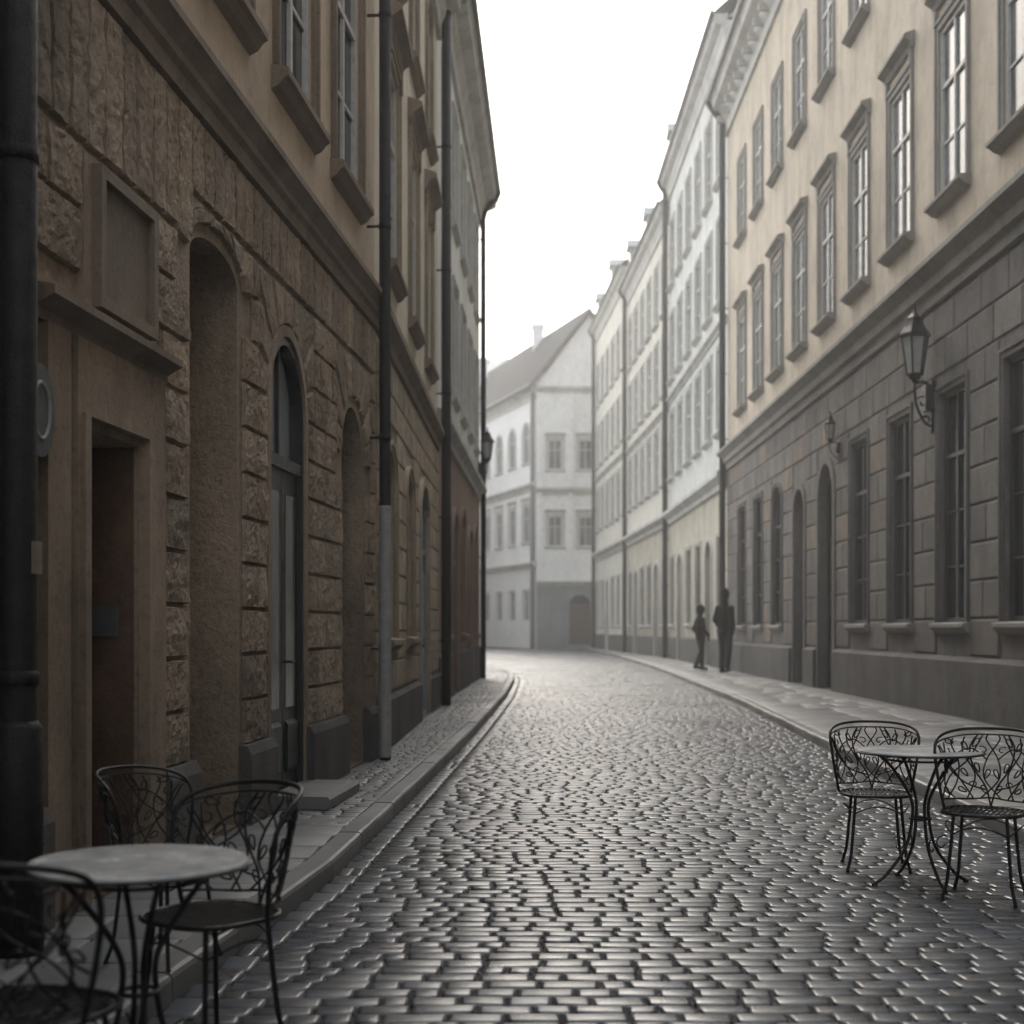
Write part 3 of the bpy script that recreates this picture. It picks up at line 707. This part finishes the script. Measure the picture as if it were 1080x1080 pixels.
mb=MB(); strip(mb,lambda y:WL(y)-.3,lambda y:KL(y)-.08,-18,38,.078); strip(mb,lambda y:-14.,lambda y:KL(y)-.08,38,59.5,.078); o=mk('pavement_bed',mb,M['mortar']); o['kind']='structure'
mb=MB(); strip(mb,lambda y:KR(y)+.08,lambda y:WR(y)+.3,-18,97.4,.078); o=mk('pavement_bed',mb,M['mortar']); o['kind']='structure'
def kerb(fx,side,y0,y1):
    mb=MB(); y=y0
    while y<y1:
        ln=random.uniform(.6,1.1) if not (side<0 and y>44) else .6; yn=min(y+ln,y1)
        a,bq=fx(y),fx(yn); d=Vector((bq-a,yn-y,0)).normalized(); nn=Vector((d.y,-d.x,0))*side
        P=Vector((a,y,0))+d*.006; Q=Vector((bq,yn,0))-d*.006
        zt=.098+random.uniform(-.005,.005); k=random.uniform(.75,1.15)
        prof=[(0,-.06),(0,zt-.025),(.008,zt-.008),(.025,zt),(kw-.01,zt),(kw,zt-.01),(kw,-.06)]
        v=[P+nn*w+Vector((0,0,z)) for w,z in prof]+[Q+nn*w+Vector((0,0,z)) for w,z in prof]; m=len(prof)
        mb.add(v,[(i,i+1,m+i+1,m+i) for i in range(m-1)]+[tuple(range(m)),tuple(range(2*m-1,m-1,-1))],(k,k,k)); y=yn
    o=mk('kerb',mb,M['kerb']); o['kind']='structure'
kerb(KL,-1,-4,59); kerb(KR,1,-4,98)

# ------------------------------------------------------------------ CAFE furniture
def bez(p,n=10):
    P=[Vector(q) for q in p]; out=[]
    for i in range(len(P)-1):
        a=P[max(i-1,0)];b=P[i];c=P[i+1];d=P[min(i+2,len(P)-1)]
        for k in range(n):
            t=k/n; out.append(.5*((2*b)+(c-a)*t+(2*a-5*b+4*c-d)*t*t+(3*b-a-3*c+d)*t**3))
    out.append(P[-1]); return out
def spiral(cx,cz,r,turn,a0,sg=1,n=22):
    return [(cx+sg*r*(1-.8*k/n)*math.cos(a0+turn*k/n),cz+r*(1-.8*k/n)*math.sin(a0+turn*k/n)) for k in range(n+1)]
SH=.45
def chair_meshes():
    d={}
    mb=MB(); n=40
    R=lambda a:.215*(1+.05*math.cos(4*a+math.pi))
    cir=[(R(2*math.pi*i/n)*math.cos(2*math.pi*i/n),R(2*math.pi*i/n)*math.sin(2*math.pi*i/n)) for i in range(n)]
    mb.tube([(x,y,SH) for x,y in cir],.009,8,True)
    x=-.19
    while x<=.191:
        hy=math.sqrt(max(.208**2-x*x,.0))
        mb.box(x-.0075,x+.0075,-hy,hy,SH+.001,SH+.005); x+=.027
    for y in (-.07,.07):
        hx=math.sqrt(.205**2-y*y); mb.box(-hx,hx,y-.006,y+.006,SH-.003,SH+.0008)
    d['seat']=mesh_from('seat',mb,M['iron'],False)
    H=.41
    def P(a,h):
        r=.215+.06*h; z=SH+h*H; return (r*math.sin(a)*1.02,r*math.cos(a)+.03*h,z)
    mb=MB(); A=1.42
    fr=[(-A*.92,0),(-A*1.0,.3),(-A*1.03,.58),(-A*.98,.78),(-A*.82,.91),(-A*.45,.99),(0,1.01),(A*.45,.99),(A*.82,.91),(A*.98,.78),(A*1.03,.58),(A*1.0,.3),(A*.92,0)]
    q=[(p[0],p[1],0) for p in fr]; q=bez(q,6); mb.tube([P(p.x,p.y) for p in q],.0085,8)
    fr2=[(-A*.95,.12),(-.5,.10),(0,.12),(.5,.10),(A*.95,.12)]
    mb.tube([P(p.x,p.y) for p in bez([(a,b,0) for a,b in fr2],6)],.0048,6)
    mb.tube([P(p.x,p.y) for p in bez([(-A*.96,.80,0),(-A*.8,.86,0),(-A*.4,.92,0),(0,.93,0),(A*.4,.92,0),(A*.8,.86,0),(A*.96,.80,0)],6)],.0045,6)
    def crv(pts,r=.0044,n=6): mb.tube([P(p.x,p.y) for p in bez([(a,b,0) for a,b in pts],n)],r,6)
    for sg in (-1,1):
        crv([(0,.0),(.12*sg,.25),(.38*sg,.5),(.45*sg,.75),(.3*sg,.92)],.005)
        crv([(sg*.12,.22),(sg*.55,.3),(sg*.95,.5),(sg*1.25,.8)])
        crv([(sg*1.1,.12),(sg*.8,.3),(sg*.7,.55),(sg*.85,.8),(sg*.8,.88)])
        crv([(sg*.25,.1),(sg*-.15,.35),(sg*-.12,.6),(sg*.12,.85),(sg*.1,.92)])
        crv([(sg*1.35,.3),(sg*1.1,.42),(sg*1.05,.65),(sg*1.2,.8)])
        crv([(sg*.55,.1),(sg*.35,.4),(sg*.6,.7),(sg*.55,.9)])
        crv([(sg*.85,.11),(sg*1.15,.3),(sg*.9,.6),(sg*.45,.75),(sg*.1,.6)])
        crv([(sg*1.3,.14),(sg*.95,.4),(sg*.5,.6),(sg*.2,.92)])
        crv([(sg*.4,.11),(sg*.75,.4),(sg*1.0,.6),(sg*1.05,.83)])
        for (cx,cz,r,a0) in ((.38,.28,.06,0),(1.0,.70,.06,2.),(.2,.72,.06,1.)):
            mb.tube([P(x*sg,z) for x,z in [(cx+ (u-cx)*1.9,w) for u,w in spiral(cx,cz,r,4.2,a0,n=16)]],.0036,5)
        for (cx,cz,an) in ((.58,.44,.8),(.33,.82,2.2),(1.05,.5,1.4),(.1,.42,2.0),(.9,.84,.3),(.8,.6,2.4),(.3,.5,1.2),(.65,.22,.4),(1.2,.42,2.6),(.55,.78,1.),(1.1,.22,.8),(.15,.22,.9)):
            lf=[]
            for k in range(12):
                t=2*math.pi*k/12; lx,lz=.065*math.cos(t),.026*math.sin(t)*(1+.5*math.cos(t))
                lf.append(P(sg*(cx+1.6*(lx*math.cos(an)-lz*math.sin(an))),cz+lx*math.sin(an)+lz*math.cos(an)))
            mb.tube(lf,.004,5,True)
    d['backrest']=mesh_from('backrest',mb,M['iron'],True)
    mb=MB(); mb.tube(bez([(.185,0,SH-.005),(.19,0,SH-.06),(.205,0,.25),(.225,0,.1),(.255,0,.012)],7),[.0092]*29,8)
    mb.tube([(.255,0,.0),(.255,0,.012)],.012,10)
    d['leg']=mesh_from('leg',mb,M['iron'],True)
    mb=MB()
    n2=32; mb.tube([(.192*math.cos(2*math.pi*i/n2),.192*math.sin(2*math.pi*i/n2),.34+.05*abs(math.cos(4*math.pi*i/n2))) for i in range(n2)],.0042,6,True)
    d['stretcher']=mesh_from('stretcher',mb,M['iron'],True)
    return d
CH=chair_meshes()
def chair(x,y,z,rz,label,sc=1.):
    e=top('cafe_chair',label,'chair',(x,y,z),rz,'wrought iron cafe chairs'); e.scale=(sc,sc,sc)
    for n in ('seat','backrest','stretcher'): place(n,CH[n],e)
    for i in range(4): place('leg',CH['leg'],e,(0,0,0),math.pi/4+i*math.pi/2)
    return e
TH=.735
def table_meshes(r,mat):
    d={}; mb=MB(); n=56
    prof=[(0,TH-.012),(r-.01,TH-.012),(r,TH-.008),(r,TH-.003),(r-.005,TH+.002),(0,TH+.002)]
    v=[];f=[]
    for (q,z) in prof:
        for i in range(n): a=2*math.pi*i/n; v.append((max(q,.001)*math.cos(a),max(q,.001)*math.sin(a),z))
    for j in range(len(prof)-1):
        for i in range(n): f.append((j*n+i,j*n+(i+1)%n,(j+1)*n+(i+1)%n,(j+1)*n+i))
    mb.add(v,f); d['tabletop']=mesh_from('tabletop',mb,M[mat])
    mb=MB(); mb.tube([((r+.001)*math.cos(2*math.pi*i/n),(r+.001)*math.sin(2*math.pi*i/n),TH-.013) for i in range(n)],.005,8,True)
    d['rim']=mesh_from('rim',mb,M['iron'],True)
    mb=MB(); mb.tube([(.19*math.cos(2*math.pi*i/24),.19*math.sin(2*math.pi*i/24),TH-.05) for i in range(24)],.006,6,True); d['under_ring']=mesh_from('under_ring',mb,M['iron'],True)
    mb=MB(); mb.tube([(.055*math.cos(2*math.pi*i/24),.055*math.sin(2*math.pi*i/24),.36) for i in range(24)],.007,6,True); d['collar']=mesh_from('collar',mb,M['iron'],True)
    mb=MB(); mb.tube(bez([(.25,0,TH-.018),(.17,0,TH-.09),(.06,0,.48),(.05,0,.36),(.09,0,.2),(.2,0,.06),(.27,0,.012)],6),.009,8)
    mb.tube([(.27,0,0),(.27,0,.015)],.016,10)
    mb.tube([(.13+ .045*(1-.7*k/16)*math.cos(1+5*k/16),0,.22+.045*(1-.7*k/16)*math.sin(1+5*k/16)) for k in range(17)],.0045,6)
    d['leg']=mesh_from('leg',mb,M['iron'],True); return d
TM=table_meshes(.31,'marble'); TM2=table_meshes(.335,'marbleb')
def table(x,y,z,rz,T,label):
    e=top('cafe_table',label,'table',(x,y,z),rz,'round cafe tables')
    for n in ('tabletop','rim','under_ring','collar'): place(n,T[n],e)
    for i in range(4): place('leg',T['leg'],e,(0,0,0),i*math.pi/2)
def face(x,y,tx,ty): return math.atan2(ty-y,tx-x)+math.pi/2
lt=(-1.07,4.08); table(*lt,0.0,.5,TM,'round grey marble cafe table with curved iron legs beside kerb')
chair(-1.21,3.55,0,face(-1.21,3.55,*lt)-.1,'black wrought iron cafe chair with leafy scroll back at marble table')
chair(-1.0,4.72,0,face(-1.0,4.72,*lt)-.55,'black wrought iron cafe chair turned beside the marble table on cobbles')
chair(-1.37,5.6,.098,face(-1.37,5.6,*lt)+.9,'black wrought iron cafe chair standing on the narrow pavement',.86)
rt_=(2.24,7.8); table(*rt_,0,.2,TM2,'round pale marble cafe table standing on wet cobbles')
chair(2.13,8.33,0,face(2.13,8.33,*rt_)-.35,'black wrought iron cafe chair behind round table on the cobbles',.97)
chair(2.45,7.38,0,face(2.45,7.38,*rt_)+2.2,'black wrought iron cafe chair with scroll back pulled to the table')

# ------------------------------------------------------------------ lanterns
def lantern(loc,rz,label,s=1.,arm=.32):
    e=top('wall_lantern',label,'lantern',loc,rz,'wall lanterns'); e.scale=(s,s,s)
    def hexr(r,z,y=-arm): return [(r*math.cos(math.pi/6+i*math.pi/3),y+r*math.sin(math.pi/6+i*math.pi/3),z) for i in range(6)]
    mb=MB(); lo=hexr(.13,.0); hi=hexr(.22,.62)
    for i in range(6): mb.tube([lo[i],hi[i]],.014,6)
    mb.tube(lo,.018,6,True); mb.tube(hi,.022,6,True); mb.tube(hexr(.09,-.05),.02,6,True)
    mb.tube([(0,-arm,-.14),(0,-arm,-.06),(0,-arm,.0)],[.03,.08,.11],10)
    mk('cage',mb,M['iron'],e)
    mb=MB(); a=hexr(.122,.01); b=hexr(.208,.6)
    for i in range(6): mb.quad(a[i],a[(i+1)%6],b[(i+1)%6],b[i])
    mk('pane',mb,M['lglass'],e)
    mb=MB(); rs=[(.27,.62),(.26,.66),(.17,.78),(.12,.88),(.13,.92),(.10,.95),(.05,1.0),(.025,1.05),(.035,1.1),(.004,1.17)]
    L_=[hexr(r,z) for r,z in rs]
    for p,q in zip(L_[:-1],L_[1:]):
        for i in range(6): mb.quad(p[i],p[(i+1)%6],q[(i+1)%6],q[i])
    mb.add(L_[0],[(0,1,2,3,4,5)]); mk('cap',mb,M['iron'],e)
    mb=MB(); mb.box(-.06,.06,-.05,0,-.95,-.1); mb.box(-.13,.13,-.16,-.0,-.6,-.18)
    mb.tube(bez([(0,-.03,-.2),(0,-arm*.5,-.12),(0,-arm,-.14)],8),.025,8)
    mb.tube(bez([(0,-.03,-.85),(0,-.16,-.75),(0,-arm*.95,-.45),(0,-arm,-.14)],8),.022,8)
    mb.tube([(0,-.17-.11*(1-.75*k/20)*math.cos(.5+6*k/20),-.45+.11*(1-.75*k/20)*math.sin(.5+6*k/20)) for k in range(21)],.016,6)
    mb.tube([(0,-.12-.08*(1-.75*k/20)*math.cos(.5+6*k/20),-.75+.08*(1-.75*k/20)*math.sin(.5+6*k/20)) for k in range(21)],.015,6)
    mk('bracket',mb,M['iron'],e)
lantern((XR(22.5)-.04,22.5,5.42),-math.pi/2,'black hexagonal wall lantern on scrolled iron bracket against grey ashlar',.97,.3)
lantern((XR(29.25)-.04,29.25,5.3),-math.pi/2,'small black wall lantern above an arched doorway',.5,.4)
lantern((-.9+.02,37.3,5.85),math.pi/2,'black wall lantern on the corner of the pale green house',.72,.32)

# ------------------------------------------------------------------ people
def person(x,y,z,rz,sc,label,trou,stride,coatlen=.92):
    e=top('person',label,'person',(x,y,z),rz); e.scale=(sc,sc,sc)
    s=stride
    hipL=Vector((.08,0,.90)); hipR=Vector((-.08,0,.90))
    kL=Vector((.085,-.10*s-.02,.50)); kR=Vector((-.085,.06*s-.02,.50))
    aL=Vector((.095,-.16*s+.02,.09)); aR=Vector((-.095,.26*s+.02,.09+.06*s))
    sh=1.36; arms=[]
    for sg in (1,-1):
        S0=Vector((.155*sg,.01,sh)); E=Vector((.195*sg,.07+.06*s*sg,1.11)); W=Vector((.14*sg,-.08+.12*s*sg,.95)); arms.append((S0,E,W,sg))
    def rem(o,v):
        m=o.modifiers.new('Remesh','REMESH'); m.mode='VOXEL'; m.voxel_size=v; m.use_smooth_shade=True
        m2=o.modifiers.new('Smooth','SMOOTH'); m2.iterations=3; m2.factor=.5
    mb=MB()
    mb.limb([(0,0,.92),(0,.0,1.08),(0,-.005,1.25),(0,.01,1.34)],[.12,.11,.12,.10])
    mb.limb([(-.12,.01,1.35),(.12,.01,1.35)],[.055,.055]); mb.limb([(0,.015,1.38),(0,-.005,1.54)],[.06,.055])
    mb.ell((0,-.015,1.645),(.088,.105,.13)); mb.ell((0,-.035,1.57),(.062,.07,.065))
    mb.limb([(0,-.113,1.655),(0,-.132,1.625)],[.011,.016],8)
    mb.limb([(-.024,-.1,1.58),(.024,-.1,1.58)],[.009,.009],8)
    for sg in (1,-1): mb.ell((.09*sg,.0,1.64),(.012,.02,.034),8,6)
    for S0,E,W,sg in arms:
        mb.limb([S0,E,W],[.045,.038,.027]); 
        pm=W+Vector((-.005*sg,-.015,-.07)); mb.limb([W,pm],[.027,.036])
        for k in range(4):
            b=pm+Vector((-.0*sg,-.027+.018*k,-.02)); ln=(.055,.065,.062,.048)[k]
            mb.limb([b,b+Vector((-.004*sg,-.004,-ln*.6)),b+Vector((-.02*sg,-.004,-ln*1.15))],[.0095,.009,.0075],8)
        mb.limb([W+Vector((-.012*sg,-.03,-.03)),W+Vector((-.02*sg,-.055,-.06)),W+Vector((-.022*sg,-.06,-.095))],[.012,.010,.008],8)
    for h,k,a in ((hipL,kL,aL),(hipR,kR,aR)): mb.limb([h,k,a],[.08,.05,.036]); mb.limb([a+Vector((0,.03,-.04)),a+Vector((0,-.14,-.055))],[.035,.03])
    o=mk('body',mb,M['skin'],e); rem(o,.009)
    mb=MB()
    for sg in (1,-1): mb.ell((.031*sg,-.112,1.66),(.012,.008,.007),8,6)
    mk('eyes',mb,M['hair'],e,smooth=True)
    mb=MB()
    mb.limb([(0,.0,coatlen),(0,.0,1.05),(0,-.0,1.2),(0,.01,1.31)],[.145,.14,.15,.12],18)
    mb.limb([(-.11,.01,1.345),(.11,.01,1.345)],[.072,.072]); mb.limb([(0,.015,1.4),(0,.01,1.49)],[.085,.075])
    for S0,E,W,sg in arms: mb.limb([S0,E,W],[.066,.056,.045])
    o=mk('jacket',mb,M['coat'],e); rem(o,.013)
    mb=MB(); mb.limb([(0,0,.88),(0,0,.96)],[.13,.125])
    for h,k,a in ((hipL,kL,aL),(hipR,kR,aR)): mb.limb([h,k,a],[.10,.074,.06])
    o=mk('trousers',mb,M[trou],e); rem(o,.013)
    for a in (aL,aR):
        mb=MB(); mb.limb([a+Vector((0,.03,-.045)),a+Vector((0,-.06,-.045)),a+Vector((0,-.16,-.06))],[.045,.043,.03]); o=mk('shoe',mb,M['shoe'],e); rem(o,.01)
    mb=MB(); mb.ell((0,.015,1.672),(.1,.108,.122)); mb.ell((0,.055,1.59),(.08,.065,.085)); o=mk('hair',mb,M['hair'],e); rem(o,.012)
person(6.29,42,.1,math.pi-.6,1.40,'person in a black jacket and grey trousers standing, back turned','trou',.35,1.0)
person(5.9,44.5,.1,math.pi-1.2,1.16,'slim person in dark clothes walking along the pavement','trou2',.7)

# ------------------------------------------------------------------ haze filling the whole street
mb=MB(); mb.box(-90,90,-30,270,-1,80); m=bpy.data.materials.new('street_haze'); m.use_nodes=True; nt=m.node_tree; nt.nodes.clear()
out=nt.nodes.new('ShaderNodeOutputMaterial'); v=nt.nodes.new('ShaderNodeVolumeScatter'); v.inputs['Density'].default_value=.0030; v.inputs['Anisotropy'].default_value=.62
v.inputs['Color'].default_value=(1,1,1,1)
nt.links.new(v.outputs[0],out.inputs['Volume']); o=mk('haze',mb,m); o['kind']='structure'

# ------------------------------------------------------------------ light
SE=math.radians(32); AZ=math.radians(-8)
w=bpy.data.worlds.new('World'); scene.world=w; w.use_nodes=True; nt=w.node_tree; nt.nodes.clear()
out=nt.nodes.new('ShaderNodeOutputWorld')
sky=nt.nodes.new('ShaderNodeTexSky'); sky.sky_type='NISHITA'; sky.sun_disc=False; sky.sun_elevation=SE; sky.sun_rotation=AZ; sky.dust_density=6; sky.air_density=1.2
b1=nt.nodes.new('ShaderNodeBackground'); b1.inputs[1].default_value=.08; nt.links.new(sky.outputs[0],b1.inputs[0])
g=nt.nodes.new('ShaderNodeTexCoord'); dot=nt.nodes.new('ShaderNodeVectorMath'); dot.operation='DOT_PRODUCT'
dot.inputs[1].default_value=(math.sin(AZ)*math.cos(.3),math.cos(AZ)*math.cos(.3),math.sin(.3)); nt.links.new(g.outputs['Generated'],dot.inputs[0])
mr=nt.nodes.new('ShaderNodeMapRange'); mr.inputs[1].default_value=-.3; mr.inputs[2].default_value=1; mr.inputs[3].default_value=1.15; mr.inputs[4].default_value=2.9
nt.links.new(dot.outputs['Value'],mr.inputs[0])
b2=nt.nodes.new('ShaderNodeBackground'); b2.inputs[0].default_value=(.94,.97,1,1); nt.links.new(mr.outputs[0],b2.inputs[1])
ad=nt.nodes.new('ShaderNodeAddShader'); nt.links.new(b1.outputs[0],ad.inputs[0]); nt.links.new(b2.outputs[0],ad.inputs[1]); nt.links.new(ad.outputs[0],out.inputs[0])
sl=bpy.data.lights.new('sun','SUN'); sl.energy=1.5; sl.angle=math.radians(16); sl.color=(1,.94,.85)
so=bpy.data.objects.new('sun',sl); COL.objects.link(so)
d=Vector((math.sin(AZ)*math.cos(SE),math.cos(AZ)*math.cos(SE),math.sin(SE))); so.rotation_euler=d.to_track_quat('Z','Y').to_euler()

# ------------------------------------------------------------------ camera
cam=bpy.data.cameras.new('camera'); co=bpy.data.objects.new('camera',cam); COL.objects.link(co)
co.location=(0,0,1.4); co.rotation_euler=(math.pi/2,0,0); cam.lens=50; cam.sensor_width=36; cam.shift_y=.114
cam.clip_end=2000; cam.clip_start=.05
cam.dof.use_dof=True; cam.dof.focus_distance=8.5; cam.dof.aperture_fstop=2.2
scene.camera=co
scene.view_settings.view_transform='Standard'; scene.view_settings.look='None'; scene.view_settings.exposure=0
